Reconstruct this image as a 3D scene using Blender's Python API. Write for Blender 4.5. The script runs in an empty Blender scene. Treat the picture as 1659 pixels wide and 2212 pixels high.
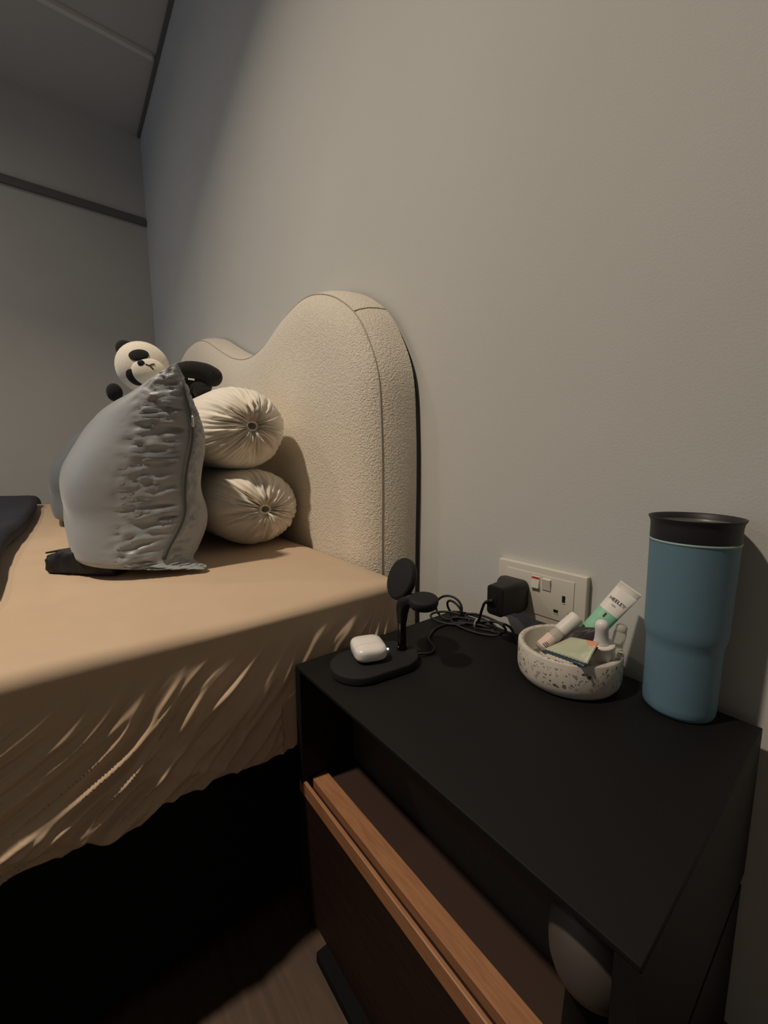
import bpy, bmesh, math, random
from math import sin, cos, pi, sqrt, exp
from mathutils import Vector, Matrix, noise

random.seed(7)
SC = bpy.context.scene
COL = SC.collection

# ------------------------------------------------------------------ frame of reference
# back wall is y = 0, floor is z = 0; numbers below are given from the tripod point (0, -0.5686, 0.672)
OY, OZ = 0.5686, 0.672
def W(x, y, z):
    return Vector((x, y - OY, z + OZ))

# ------------------------------------------------------------------ camera
F_PX = 875.76
yaw, pitch, roll = 0.66935, 0.13207, -0.00435
v = Vector((-cos(yaw)*cos(pitch), sin(yaw)*cos(pitch), -sin(pitch)))
r = Vector((sin(yaw), cos(yaw), 0))
u = r.cross(v)
r2 = cos(roll)*r + sin(roll)*u
u2 = -sin(roll)*r + cos(roll)*u
cam = bpy.data.cameras.new('camera')
cam.sensor_fit = 'HORIZONTAL'
cam.sensor_width = 36.0
cam.lens = F_PX/1659*36.0
cam.clip_start = 0.01
camo = bpy.data.objects.new('camera', cam)
COL.objects.link(camo)
m = Matrix((r2, u2, -v)).transposed().to_4x4()
m.translation = Vector((0, -OY, OZ))
camo.matrix_world = m
SC.camera = camo

# ------------------------------------------------------------------ light and exposure
SC.view_settings.view_transform = 'Standard'
SC.view_settings.look = 'None'
SC.view_settings.gamma = 1.0
SC.view_settings.use_curve_mapping = False
SC.view_settings.exposure = 0.0

wd = bpy.data.worlds.new('world')
SC.world = wd
wd.use_nodes = True
bg = wd.node_tree.nodes['Background']
bg.inputs[0].default_value = (0.6, 0.75, 1.0, 1)
bg.inputs[1].default_value = 0.0

def area(name, loc, target, size, energy, color, shape='DISK', size_y=None, spread=180):
    L = bpy.data.lights.new(name, 'AREA')
    L.shape = shape
    L.size = size
    if size_y: L.size_y = size_y
    L.energy = energy
    L.color = color
    L.spread = math.radians(spread)
    o = bpy.data.objects.new(name, L)
    o.location = loc
    o.rotation_euler = (Vector(target) - Vector(loc)).to_track_quat('-Z', 'Y').to_euler()
    COL.objects.link(o)
    return o
# recessed ceiling downlight over the bed edge
area('downlight', (-0.72, -1.38, 2.66), (-0.72, -1.38, 0), 0.12, 25.5, (1.0, 0.85, 0.675), spread=132)
# added fill lamp, unseen, to brighten the left wall
area('left_wall_fill', (-2.2, -1.95, 2.66), (-2.2, -1.95, 0), 0.12, 8, (1.0, 0.85, 0.675), spread=170)
# window in the wall opposite the headboard, evening daylight
area('window_light', (-2.3, -3.62, 1.35), (-1.5, 0, 0.9), 1.0, 7, (0.34, 0.60, 1.0), 'RECTANGLE', 1.2)

# ------------------------------------------------------------------ materials
def mat(name, col, rough=0.6, metal=0.0, var=None, bump=None, sheen=0.0, trans=0.0, coat=0.0, emit=None,
        wave=None, spec=0.5, ior=1.45, sss=0.0):
    """var=(colour2, scale, detail) mixes a second colour by noise; bump=[(kind, scale, strength, dist)...]"""
    M = bpy.data.materials.new(name)
    M.use_nodes = True
    nt = M.node_tree
    b = nt.nodes['Principled BSDF']
    b.inputs['Base Color'].default_value = (*col, 1)
    b.inputs['Roughness'].default_value = rough
    b.inputs['Metallic'].default_value = metal
    b.inputs['Sheen Weight'].default_value = sheen
    b.inputs['Transmission Weight'].default_value = trans
    b.inputs['Coat Weight'].default_value = coat
    b.inputs['Specular IOR Level'].default_value = spec
    b.inputs['IOR'].default_value = ior
    if sss:
        b.inputs['Subsurface Weight'].default_value = sss
        b.inputs['Subsurface Radius'].default_value = (0.01, 0.01, 0.01)
    if emit:
        b.inputs['Emission Color'].default_value = (*emit[0], 1)
        b.inputs['Emission Strength'].default_value = emit[1]
    tc = nt.nodes.new('ShaderNodeTexCoord')
    def tex(kind, scale, detail=4, stretch=None):
        src = tc.outputs['Object']
        if stretch:
            mp = nt.nodes.new('ShaderNodeMapping')
            mp.inputs['Scale'].default_value = stretch
            nt.links.new(src, mp.inputs['Vector'])
            src = mp.outputs['Vector']
        if kind == 'noise':
            t = nt.nodes.new('ShaderNodeTexNoise')
            t.inputs['Scale'].default_value = scale
            t.inputs['Detail'].default_value = detail
            out = t.outputs['Fac']
        elif kind == 'voronoi':
            t = nt.nodes.new('ShaderNodeTexVoronoi')
            t.inputs['Scale'].default_value = scale
            out = t.outputs['Distance']
        nt.links.new(src, t.inputs['Vector'])
        return out
    if var:
        col2, sc_, det = var[0], var[1], var[2]
        o = tex('noise', sc_, det, var[3] if len(var) > 3 else None)
        rp = nt.nodes.new('ShaderNodeValToRGB')
        lo, hi = var[4] if len(var) > 4 else (0.35, 0.65)
        rp.color_ramp.elements[0].position = lo
        rp.color_ramp.elements[1].position = hi
        rp.color_ramp.elements[0].color = (*col, 1)
        rp.color_ramp.elements[1].color = (*col2, 1)
        nt.links.new(o, rp.inputs['Fac'])
        nt.links.new(rp.outputs['Color'], b.inputs['Base Color'])
    prev = None
    for k in (bump or []):
        o = tex(k[0], k[1], 3, k[4] if len(k) > 4 else None)
        bn = nt.nodes.new('ShaderNodeBump')
        bn.inputs['Strength'].default_value = k[2]
        bn.inputs['Distance'].default_value = k[3]
        nt.links.new(o, bn.inputs['Height'])
        if prev: nt.links.new(prev, bn.inputs['Normal'])
        prev = bn.outputs['Normal']
    if prev: nt.links.new(prev, b.inputs['Normal'])
    return M

M = {}
M['wall'] = mat('wall_paint', (0.63, 0.63, 0.60), 0.85, var=((0.61, 0.61, 0.58), 3, 3), bump=[('noise', 350, 0.25, 0.001)])
M['ceiling'] = mat('ceiling_paint', (0.62, 0.60, 0.57), 0.9, bump=[('noise', 300, 0.2, 0.001)])
M['floor'] = mat('floor_wood', (0.105, 0.063, 0.042), 0.6, var=((0.075, 0.046, 0.031), 9, 5, (1, 14, 1)))
M['white_trim'] = mat('white_trim', (0.85, 0.82, 0.78), 0.5)
M['dark_trim'] = mat('dark_trim', (0.17, 0.17, 0.165), 0.6)
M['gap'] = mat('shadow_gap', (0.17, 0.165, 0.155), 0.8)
M['sheet'] = mat('tan_sheet', (0.62, 0.465, 0.325), 0.75, sheen=0.1, var=((0.59, 0.44, 0.305), 12, 3),
                 bump=[('noise', 900, 0.15, 0.0006), ('noise', 9, 0.25, 0.006)])
M['base'] = mat('black_upholstery', (0.009, 0.009, 0.0095), 0.9, spec=0.1, bump=[('noise', 700, 0.3, 0.001)])
M['boucle'] = mat('cream_boucle', (0.84, 0.775, 0.66), 0.95, sheen=0.25, var=((0.78, 0.71, 0.60), 160, 3),
                  bump=[('noise', 240, 0.8, 0.003), ('voronoi', 330, 0.5, 0.002)])
M['seam'] = mat('seam_thread', (0.48, 0.43, 0.35), 0.9)
M['board'] = mat('backing_board', (0.05, 0.05, 0.052), 0.8)
M['satin'] = mat('grey_satin', (0.335, 0.36, 0.38), 0.40, sheen=0.3, bump=[('noise', 60, 0.12, 0.002), ('noise', 1200, 0.1, 0.0004)])  # bluish tint in the base colour stands in for cool light on the pillow
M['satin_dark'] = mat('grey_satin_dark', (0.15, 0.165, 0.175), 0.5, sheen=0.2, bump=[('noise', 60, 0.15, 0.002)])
M['zip'] = mat('zipper_tape', (0.075, 0.08, 0.08), 0.6)
M['metal'] = mat('pale_metal', (0.75, 0.73, 0.68), 0.3, metal=0.9)
M['bolster'] = mat('cream_cotton', (0.88, 0.82, 0.72), 0.85, sheen=0.2, bump=[('noise', 45, 0.2, 0.003), ('noise', 900, 0.15, 0.0005)])
M['plush_w'] = mat('plush_white', (0.88, 0.82, 0.70), 0.95, sheen=0.4, bump=[('noise', 420, 0.5, 0.0015)])
M['plush_b'] = mat('plush_black', (0.012, 0.011, 0.012), 0.95, sheen=0.08, bump=[('noise', 420, 0.5, 0.0015)])
M['thread'] = mat('black_thread', (0.015, 0.013, 0.015), 0.7)
M['duvet'] = mat('navy_duvet', (0.020, 0.022, 0.034), 0.85, bump=[('noise', 25, 0.3, 0.006)])
M['bag'] = mat('black_fabric', (0.014, 0.014, 0.015), 0.7, bump=[('noise', 120, 0.5, 0.002)])
M['ns'] = mat('black_laminate', (0.0095, 0.009, 0.009), 0.6, spec=0.2, bump=[('noise', 500, 0.1, 0.0005)])
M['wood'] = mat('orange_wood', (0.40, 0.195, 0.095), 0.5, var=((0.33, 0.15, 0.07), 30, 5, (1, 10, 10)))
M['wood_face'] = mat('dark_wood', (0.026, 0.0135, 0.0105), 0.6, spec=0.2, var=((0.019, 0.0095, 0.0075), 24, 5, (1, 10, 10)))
M['niche_wood'] = mat('niche_wood', (0.042, 0.022, 0.016), 0.6)
M['niche_grey'] = mat('niche_laminate', (0.045, 0.043, 0.042), 0.6)
M['black_plastic'] = mat('black_plastic', (0.011, 0.011, 0.011), 0.5, spec=0.4)
M['black_soft'] = mat('black_silicone', (0.016, 0.0155, 0.017), 0.7, spec=0.3)
M['black_gloss'] = mat('black_gloss', (0.012, 0.012, 0.013), 0.18, metal=0.0, coat=0.6)
M['chrome'] = mat('dark_chrome', (0.08, 0.075, 0.07), 0.15, metal=1.0)
M['led'] = mat('led_glow', (0.9, 0.95, 1.0), 0.3, emit=((0.85, 0.93, 1.0), 9.0))
M['case'] = mat('white_gloss', (0.86, 0.83, 0.79), 0.22, coat=0.3)
M['cable'] = mat('black_cable', (0.013, 0.013, 0.014), 0.55)
M['plate'] = mat('socket_plastic', (0.70, 0.66, 0.58), 0.4)
M['switch'] = mat('switch_plastic', (0.76, 0.72, 0.64), 0.35)
M['red'] = mat('red_mark', (0.65, 0.03, 0.04), 0.4)
M['hole'] = mat('socket_hole', (0.006, 0.006, 0.006), 0.8)
M['terrazzo'] = mat('terrazzo', (0.66, 0.61, 0.53), 0.7, var=((0.60, 0.55, 0.47), 60, 3), bump=[('noise', 90, 0.25, 0.001)])
M['chip_dark'] = mat('terrazzo_chip_dark', (0.10, 0.095, 0.085), 0.7)
M['chip_mid'] = mat('terrazzo_chip_brown', (0.33, 0.28, 0.21), 0.7)
M['chip_grey'] = mat('terrazzo_chip_grey', (0.40, 0.38, 0.35), 0.7)
M['tumbler'] = mat('blue_powder_coat', (0.14, 0.245, 0.315), 0.6, bump=[('noise', 900, 0.15, 0.0004)])
M['tumbler_rim'] = mat('pale_blue_ring', (0.33, 0.47, 0.46), 0.5)
M['lid'] = mat('charcoal_lid', (0.022, 0.022, 0.025), 0.5)
M['lid_in'] = mat('lid_inside', (0.10, 0.10, 0.09), 0.35)
M['tube_w'] = mat('tube_white', (0.80, 0.76, 0.70), 0.45)
M['tube_g'] = mat('tube_mint', (0.25, 0.56, 0.37), 0.45, var=((0.30, 0.61, 0.42), 70, 3))
M['ink'] = mat('black_ink', (0.02, 0.02, 0.02), 0.5)
M['ink_g'] = mat('green_ink', (0.07, 0.26, 0.16), 0.5)
M['glass'] = mat('clear_glass', (0.93, 0.95, 0.93), 0.06, trans=0.9, ior=1.3)
M['frost'] = mat('frosted_glass', (0.80, 0.78, 0.70), 0.35, trans=0.6, ior=1.3)
M['pink'] = mat('pink_label', (0.78, 0.60, 0.52), 0.55)
M['rubber'] = mat('white_rubber', (0.80, 0.77, 0.74), 0.35, sss=0.1)
M['sachet'] = mat('sachet_green', (0.50, 0.52, 0.37), 0.4, var=((0.44, 0.47, 0.33), 40, 3), bump=[('noise', 60, 0.3, 0.002)])
M['orange'] = mat('sachet_orange', (0.72, 0.31, 0.18), 0.4)
M['foil'] = mat('dark_foil', (0.045, 0.035, 0.035), 0.3, bump=[('noise', 70, 0.4, 0.002)])
M['foil_blue'] = mat('navy_foil', (0.02, 0.045, 0.08), 0.3)
M['foil_cyan'] = mat('cyan_foil', (0.12, 0.42, 0.52), 0.35)
M['jar'] = mat('shaded_jar', (0.075, 0.062, 0.054), 0.55)  # pale jar darkened, the niche's shade is put into its colour

# ------------------------------------------------------------------ builders
def root_origin(p):
    while p.parent: p = p.parent
    return p.location.copy()

def obj(name, verts, faces, material, parent=None, smooth=True, mats=None, fmat=None, origin=None):
    """one mesh object; verts in world coordinates"""
    verts = [Vector(q) for q in verts]
    if parent: org = root_origin(parent)
    elif origin is not None: org = Vector(origin)
    else:
        xs = [q.x for q in verts]; ys = [q.y for q in verts]; zs = [q.z for q in verts]
        org = Vector(((min(xs)+max(xs))/2, (min(ys)+max(ys))/2, min(zs)))
    me = bpy.data.meshes.new(name)
    me.from_pydata([q - org for q in verts], [], faces)
    for mm in (mats or [material]): me.materials.append(mm)
    if fmat:
        for p, k in zip(me.polygons, fmat): p.material_index = k
    bm = bmesh.new(); bm.from_mesh(me)
    bmesh.ops.recalc_face_normals(bm, faces=bm.faces)
    bm.to_mesh(me); bm.free()
    if smooth:
        for p in me.polygons: p.use_smooth = True
    me.update()
    o = bpy.data.objects.new(name, me)
    COL.objects.link(o)
    if parent: o.parent = parent
    else: o.location = org
    return o

def thing(name, label, cat, loc, group=None):
    o = bpy.data.objects.new(name, None)
    o.empty_display_size = 0.02
    o.location = loc
    COL.objects.link(o)
    tag(o, label, cat, group)
    return o

def tag(o, label, cat, group=None):
    o['label'] = label; o['category'] = cat
    if group: o['group'] = group
    return o

def struct(o, label=None, cat=None):
    o['kind'] = 'structure'
    if label: o['label'] = label
    if cat: o['category'] = cat
    return o

def sharp(o, ang=35):
    """smooth shading split at hard edges"""
    me = o.data
    bm = bmesh.new(); bm.from_mesh(me)
    for e in bm.edges:
        if len(e.link_faces) == 2 and e.calc_face_angle(0) > math.radians(ang): e.smooth = False
    bm.to_mesh(me); bm.free()
    return o

def box_vf(a, b):
    x0, y0, z0 = a; x1, y1, z1 = b
    vs = [(x0,y0,z0),(x1,y0,z0),(x1,y1,z0),(x0,y1,z0),(x0,y0,z1),(x1,y0,z1),(x1,y1,z1),(x0,y1,z1)]
    fs = [(0,3,2,1),(4,5,6,7),(0,1,5,4),(1,2,6,5),(2,3,7,6),(3,0,4,7)]
    return vs, fs

def bevel_vf(vs, fs, w, seg=3):
    bm = bmesh.new()
    bv = [bm.verts.new(q) for q in vs]
    for f in fs: bm.faces.new([bv[i] for i in f])
    bmesh.ops.recalc_face_normals(bm, faces=bm.faces)
    bmesh.ops.bevel(bm, geom=list(bm.edges), offset=w, segments=seg, profile=0.5, affect='EDGES')
    bm.verts.index_update()
    out = [q.co.copy() for q in bm.verts], [[q.index for q in f.verts] for f in bm.faces]
    bm.free()
    return out

def box(name, a, b, material, parent=None, bev=0.0, seg=3, world=False):
    """a, b opposite corners (tripod coordinates unless world)"""
    if not world: a, b = W(*a), W(*b)
    lo = [min(p, q) for p, q in zip(a, b)]; hi = [max(p, q) for p, q in zip(a, b)]
    vs, fs = box_vf(lo, hi)
    if bev:
        vs, fs = bevel_vf(vs, fs, bev, seg)
        return sharp(obj(name, vs, fs, material, parent), 50)
    return obj(name, vs, fs, material, parent, smooth=False)

def surf(fn, nu, nv, cu=False, cv=False):
    """grid surface; fn(i/nu.., j/nv..) -> point"""
    Nu = nu if cu else nu + 1; Nv = nv if cv else nv + 1
    vs = [fn(i/nu, j/nv) for i in range(Nu) for j in range(Nv)]
    fs = []
    for i in range(nu):
        for j in range(nv):
            i2 = (i+1) % Nu; j2 = (j+1) % Nv
            fs.append((i*Nv+j, i2*Nv+j, i2*Nv+j2, i*Nv+j2))
    return vs, fs

def frame(axis, hint=(0, 0, 1)):
    a = Vector(axis).normalized(); h = Vector(hint)
    if abs(a.dot(h.normalized())) > 0.98: h = Vector((1, 0, 0))
    x = h.cross(a).normalized()
    return x, a.cross(x).normalized(), a

def lathe(profile, base, axis=(0, 0, 1), n=48, hint=(0, 0, 1), cap=True):
    """profile [(r, h)...] turned about axis through base"""
    x, y, a = frame(axis, hint); base = Vector(base)
    vs = []; fs = []
    for (rr, h) in profile:
        for k in range(n):
            t = 2*pi*k/n
            vs.append(base + a*h + (x*cos(t) + y*sin(t))*rr)
    for i in range(len(profile)-1):
        for k in range(n):
            k2 = (k+1) % n
            fs.append((i*n+k, i*n+k2, (i+1)*n+k2, (i+1)*n+k))
    if cap:
        fs.append(tuple(range(n-1, -1, -1)))
        fs.append(tuple((len(profile)-1)*n + k for k in range(n)))
    return vs, fs

def catmull(pts, n=8, closed=False):
    P = [Vector(q) for q in pts]; out = []
    N = len(P)
    rng = range(N) if closed else range(N-1)
    for i in rng:
        p1, p2 = P[i], P[(i+1) % N]
        p0 = P[i-1] if (i > 0 or closed) else p1*2 - p2
        p3 = P[(i+2) % N] if (i+2 < N or closed) else p2*2 - p1
        for k in range(n):
            t = k/n
            out.append(0.5*((2*p1) + (p2-p0)*t + (2*p0-5*p1+4*p2-p3)*t*t + (3*p1-p0-3*p2+p3)*t**3))
    if not closed: out.append(P[-1])
    return out

def tube(pts, rad, n=8, closed=False):
    pts = [Vector(q) for q in pts]
    N = len(pts); vs = []; fs = []
    prev = None
    for i, p in enumerate(pts):
        a = pts[(i-1) % N] if (closed or i > 0) else p
        b = pts[(i+1) % N] if (closed or i < N-1) else p
        t = (b-a).normalized()
        if prev is None:
            x = t.orthogonal().normalized()
        else:
            x = (prev - t*prev.dot(t)).normalized()
        prev = x
        y = t.cross(x)
        rr = rad[i] if isinstance(rad, (list, tuple)) else rad
        for k in range(n):
            an = 2*pi*k/n
            vs.append(p + (x*cos(an) + y*sin(an))*rr)
    for i in range(N if closed else N-1):
        i2 = (i+1) % N
        for k in range(n):
            k2 = (k+1) % n
            fs.append((i*n+k, i*n+k2, i2*n+k2, i2*n+k))
    if not closed:
        fs.append(tuple(range(n-1, -1, -1))); fs.append(tuple((N-1)*n+k for k in range(n)))
    return vs, fs

def join(*parts):
    vs = []; fs = []
    for a, b in parts:
        o = len(vs); vs += list(a); fs += [tuple(i+o for i in f) for f in b]
    return vs, fs

def ellipsoid(c, ax, n=24, m_=16, sup=1.0):
    """ax: three half-axis vectors"""
    c = Vector(c); A = [Vector(q) for q in ax]
    def sp(q): return math.copysign(abs(q)**sup, q)
    def fn(i, j):
        la = -pi/2 + pi*j; lo = 2*pi*i
        return c + A[0]*(sp(cos(la))*sp(cos(lo))) + A[1]*(sp(cos(la))*sp(sin(lo))) + A[2]*sp(sin(la))
    return surf(fn, n, m_, cu=True)

def loft(rings, cap=True):
    n = len(rings[0]); vs = [Vector(q) for R_ in rings for q in R_]; fs = []
    for i in range(len(rings)-1):
        for k in range(n):
            k2 = (k+1) % n
            fs.append((i*n+k, i*n+k2, (i+1)*n+k2, (i+1)*n+k))
    if cap:
        fs.append(tuple(range(n-1, -1, -1))); fs.append(tuple((len(rings)-1)*n+k for k in range(n)))
    return vs, fs

def text(name, s, origin, xdir, ydir, size, material, parent, lift=0.0004):
    """flat print lying on a surface"""
    cu = bpy.data.curves.new(name, 'FONT'); cu.body = s; cu.size = size
    cu.align_x = 'CENTER'; cu.align_y = 'CENTER'; cu.extrude = 0.00004
    tmp = bpy.data.objects.new(name + '_tmp', cu)
    COL.objects.link(tmp)
    dg = bpy.context.evaluated_depsgraph_get()
    me = bpy.data.meshes.new_from_object(tmp.evaluated_get(dg))
    vs = [q.co.copy() for q in me.vertices]; fs = [tuple(p.vertices) for p in me.polygons]
    bpy.data.objects.remove(tmp, do_unlink=True); bpy.data.meshes.remove(me); bpy.data.curves.remove(cu)
    xd = Vector(xdir).normalized(); yd = Vector(ydir); yd = (yd - xd*yd.dot(xd)).normalized(); nd = xd.cross(yd)
    o = Vector(origin)
    return obj(name, [o + xd*q.x + yd*q.y + nd*(q.z + lift) for q in vs], fs, material, parent, smooth=False)

def fbm(x, y, z=0.0, oct_=3):
    s = 0; a = 1; t = 0
    for k in range(oct_):
        s += a*noise.noise(Vector((x, y, z))); t += a
        x *= 2.03; y *= 2.03; z = z*2.03 + 7.1; a *= 0.5
    return s/t

def sstep(a, b, x):
    t = min(1, max(0, (x-a)/(b-a))); return t*t*(3-2*t)

# ------------------------------------------------------------------ the room
XL, XR, YF, ZC = -3.19, 1.7, -3.7, 2.70
def plate(name, a, b, material): return struct(box(name, a, b, material, world=True))
plate('floor', (XL, YF, -0.05), (XR, 0, 0), M['floor'])
plate('ceiling', (XL, YF, ZC), (XR, 0, ZC+0.05), M['ceiling'])
plate('wall_back', (XL-0.08, 0, -0.05), (XR+0.08, 0.08, ZC+0.05), M['wall'])
plate('wall_left', (XL-0.08, YF, -0.05), (XL, 0, ZC+0.05), M['wall'])
plate('wall_right', (XR, YF, -0.05), (XR+0.08, 0, ZC+0.05), M['wall'])
plate('wall_front', (XL-0.08, YF-0.08, -0.05), (XR+0.08, YF, ZC+0.05), M['wall'])
struct(box('trim_1', (-2.568, YF+0.02, ZC-0.022), (-2.542, -0.03, ZC), M['white_trim'], world=True, bev=0.002),
       'thin white strip running along the dark ceiling')
struct(box('trim_2', (XL, YF+0.02, 2.165), (XL+0.022, -0.006, 2.207), M['dark_trim'], world=True, bev=0.002),
       'dark horizontal rail along the left wall')
struct(box('shadow_strip', (XL+0.002, -0.016, ZC-0.020), (XR, 0, ZC), M['gap'], world=True),  # shade of the ceiling gap, made as a dark-coloured strip
       'dark strip standing in for the shadow line where the ceiling meets the back wall')

# ------------------------------------------------------------------ bed
BX, BFX = -0.500, -2.42          # near and far side of the mattress
ZB, ZH = 0.470, 0.268            # sheet top and hem
YH, YT = -0.118, -2.15           # head and foot
bed = thing('bed', 'low black bed with cream boucle cloud-shaped headboard against the wall', 'bed', ((BX+BFX)/2, -1.1, 0))
box('base', (BFX+0.02, YT+0.02, 0.02), (BX-0.012, -0.10, 0.285), M['base'], bed, bev=0.012, world=True)
box('mattress', (BFX+0.03, YT+0.03, 0.285), (BX-0.03, YH-0.03, ZB-0.03), M['plate'], bed, bev=0.02, world=True)
for sx in (BFX+0.12, BX-0.14):
    for sy in (YT+0.1, -0.2):
        box('leg', (sx, sy, 0), (sx+0.06, sy+0.06, 0.022), M['base'], bed, world=True)

# headboard: outline (x, z in tripod coordinates) from bottom right over the humps to bottom left
OUT = [(-0.600, -0.50), (-0.600, -0.20), (-0.598, -0.05), (-0.600, 0.06), (-0.610, 0.155), (-0.648, 0.238), (-0.695, 0.291),
       (-0.767, 0.340), (-0.850, 0.371), (-0.930, 0.379), (-1.027, 0.363), (-1.135, 0.330), (-1.235, 0.314),
       (-1.330, 0.318), (-1.440, 0.345), (-1.560, 0.392), (-1.690, 0.447), (-1.800, 0.478), (-1.910, 0.488),
       (-2.020, 0.480), (-2.120, 0.445), (-2.200, 0.380), (-2.245, 0.280), (-2.262, 0.15), (-2.265, -0.05), (-2.265, -0.50)]
oc = [Vector((q.x, 0, q.y)) for q in catmull([(a, b + (0.015 if b > 0.25 else 0.010 if b > 0.15 else 0), 0) for a, b in OUT], 6)]
def normals2(pts):
    out = []
    for i in range(len(pts)):
        a = pts[max(0, i-1)]; b = pts[min(len(pts)-1, i+1)]
        t = (b-a).normalized()
        out.append(Vector((-t.z, 0, t.x)))      # inward, walking right to left over the top
    return out
on = normals2(oc)
if on[len(on)//2].z > 0: on = [-q for q in on]
rings = []
YS, YBK = OY-0.088, OY-0.012
for (d, yy) in [(0.0, YBK), (0.0015, YBK-0.02), (0.006, YBK-0.042), (0.013, YBK-0.060), (0.022, YBK-0.074), (0.032, YBK-0.083), (0.046, YBK-0.0915), (0.064, YBK-0.0975), (0.088, YBK-0.1015), (0.115, YBK-0.1025)]:
    rings.append([W(p.x + n_.x*d, yy, p.z + n_.z*d) for p, n_ in zip(oc, on)])
n = len(oc); hv = [q for R_ in rings for q in R_]; hf = []
for i in range(len(rings)-1):
    for k in range(n-1):
        hf.append((i*n+k, i*n+k+1, (i+1)*n+k+1, (i+1)*n+k))
hf.append(tuple((len(rings)-1)*n+k for k in range(n)))
hb = obj('headboard', hv, hf, M['boucle'], bed)
obj('piping', *tube([W(p.x+n_.x*0.0195, YBK-0.072, p.z+n_.z*0.0195) for p, n_ in zip(oc, on)], 0.0013, 6), M['seam'], hb)
i0 = min(range(n), key=lambda i: (oc[i].x+0.70)**2 + (oc[i].z-0.295)**2)
obj('cross_seam', *tube([W(oc[i0].x+on[i0].x*d_, YBK-y_, oc[i0].z+on[i0].z*d_) for d_, y_ in ((0.0195, 0.072), (0.0125, 0.060), (0.0055, 0.042), (0.001, 0.02), (0, 0))], 0.0013, 6), M['seam'], hb)
bi = [0.002+0.014*sstep(0.08, 0.22, p.z) for p in oc]
bb = [W(p.x+n_.x*d_, YBK, p.z+n_.z*d_) for p, n_, d_ in zip(oc, on, bi)]
bb2 = [q + Vector((0, 0.011, 0)) for q in bb]
bo = obj('backing_board', bb+bb2, [tuple(range(n)), tuple(range(2*n-1, n-1, -1))] +
         [(k, n+k, n+(k+1) % n, (k+1) % n) for k in range(n)], M['board'], hb, smooth=False)

# fitted sheet with gathered folds on the side
def ridge(a): return exp(-(a*5.2)**2)
def side_fold(y, z):
    """outward displacement of the sheet's side at (y, z)"""
    t = (ZB-0.02-z)/(ZB-ZH)
    if t <= 0: return 0
    k = 0.42 + 2.2*max(0, (-0.22-y))
    zz = z-0.44
    c = y - k*zz
    al = zz + 0.3*y
    wv = 0.02*noise.noise(Vector((y*9, z*9, 3.3)))
    s1 = ridge(noise.noise(Vector(((c+wv)*31, al*4.6, 1.7))))
    s2 = ridge(noise.noise(Vector(((c+wv)*52+5, al*9, 8.2))))
    s3 = ridge(noise.noise(Vector((y*10+z*4, (z+0.25*y)*26, 4.4))))
    s4 = noise.noise(Vector((c*7, al*2, 2.0)))
    gate = 0.5+0.5*sstep(-0.25, 0.25, noise.noise(Vector((y*6, z*7, 11.0))))
    lowleft = sstep(-0.35, -0.55, y)*sstep(0.45, 0.8, t)
    a1 = sstep(0.02, 0.40, t)
    head = sstep(-0.14, -0.20, y)*0.75+0.25
    return head*(a1*(0.0120*s1*gate + 0.0095*s2*gate + 0.007*s4 + 0.0045*noise.noise(Vector((c*70, al*14, 6.0)))) + 0.008*s3*lowleft) *(1-0.55*sstep(0.8, 1.0, t)) - 0.006*sstep(0.75, 1.0, t)
prof = []                         # (x, z, outward flag)
RC = 0.018
for k in range(26): prof.append((BX-0.03-1.05*(1-k/26)**1.6 - 0.0, ZB, 0, 1))
for k in range(9):
    a = pi/2*(1-k/8); prof.append((BX-RC+RC*cos(a), ZB-RC+RC*sin(a), cos(a), sin(a)))
NS = 96
for k in range(1, NS+1): prof.append((BX, ZB-RC-(ZB-RC-ZH)*k/NS, 1, 0))
for k in range(1, 4): prof.append((BX-0.016*k, ZH-0.004+0.004*k, 0.3, 0))
far = [(BFX+0.03, ZH, -0.5, 0), (BFX, ZH+0.005, -1, 0), (BFX, ZB-RC, -1, 0)] + \
      [(BFX+RC-RC*cos(a), ZB-RC+RC*sin(a), 0, 1) for a in (0.4, 0.8, 1.2)] + [(BFX+RC+0.03+i*0.11, ZB, 0, 1) for i in range(7)]
prof = far + prof
ys = [YH-0.0005*0]
yy = YH
while yy > YT:
    step = 0.0021 if yy > -0.75 else 0.05
    if yy > YH-0.03: step = 0.004
    yy -= step; ys.append(max(yy, YT))
def sheet_pt(y, pr):
    x, z, ox, oz = pr
    e = max(0, y-(YH-0.045))/0.045         # rounding towards the head end
    pull = 0.040*(1-sqrt(max(0, 1-e*e)))
    px, pz = x, z
    if x > -1.5 and ox > 0: px -= pull*ox
    if oz > 0: pz -= 0.020*(1-sqrt(max(0, 1-e*e)))*0.8
    if ox > 0:
        dd = side_fold(y, z); px += dd*ox
        px += 0.006*ox*sstep(ZB-0.03, ZH+0.03, z)
        px += 0.004*ox*noise.noise(Vector((y*5, 0.4, 0)))
        if y > -0.36: px = min(px, -0.4885)     # pressed flat by the nightstand
    if oz > 0.3 and x > -2.3:
        edge = sstep(BX-0.02, BX-0.12, x)
        pz += oz*(0.004*noise.noise(Vector((x*4, y*4, 0))) + 0.008*edge*sstep(-0.35, -0.55, y)*fbm(x*9, y*9+x*4, 0.5))
        pz -= 0.004*(1-edge)*oz*0.5
    return Vector((px, y, pz))
sv = [sheet_pt(y, pr) for y in ys for pr in prof]
npf = len(prof); sf = []
for i in range(len(ys)-1):
    for k in range(npf-1):
        sf.append((i*npf+k, i*npf+k+1, (i+1)*npf+k+1, (i+1)*npf+k))
sf.append(tuple(range(npf))); sf.append(tuple((len(ys)-1)*npf+k for k in range(npf)))
tag(obj('fitted_sheet', sv, sf, M['sheet']), 'tan fitted sheet stretched over the mattress with wrinkled side', 'bed sheet')

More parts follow.
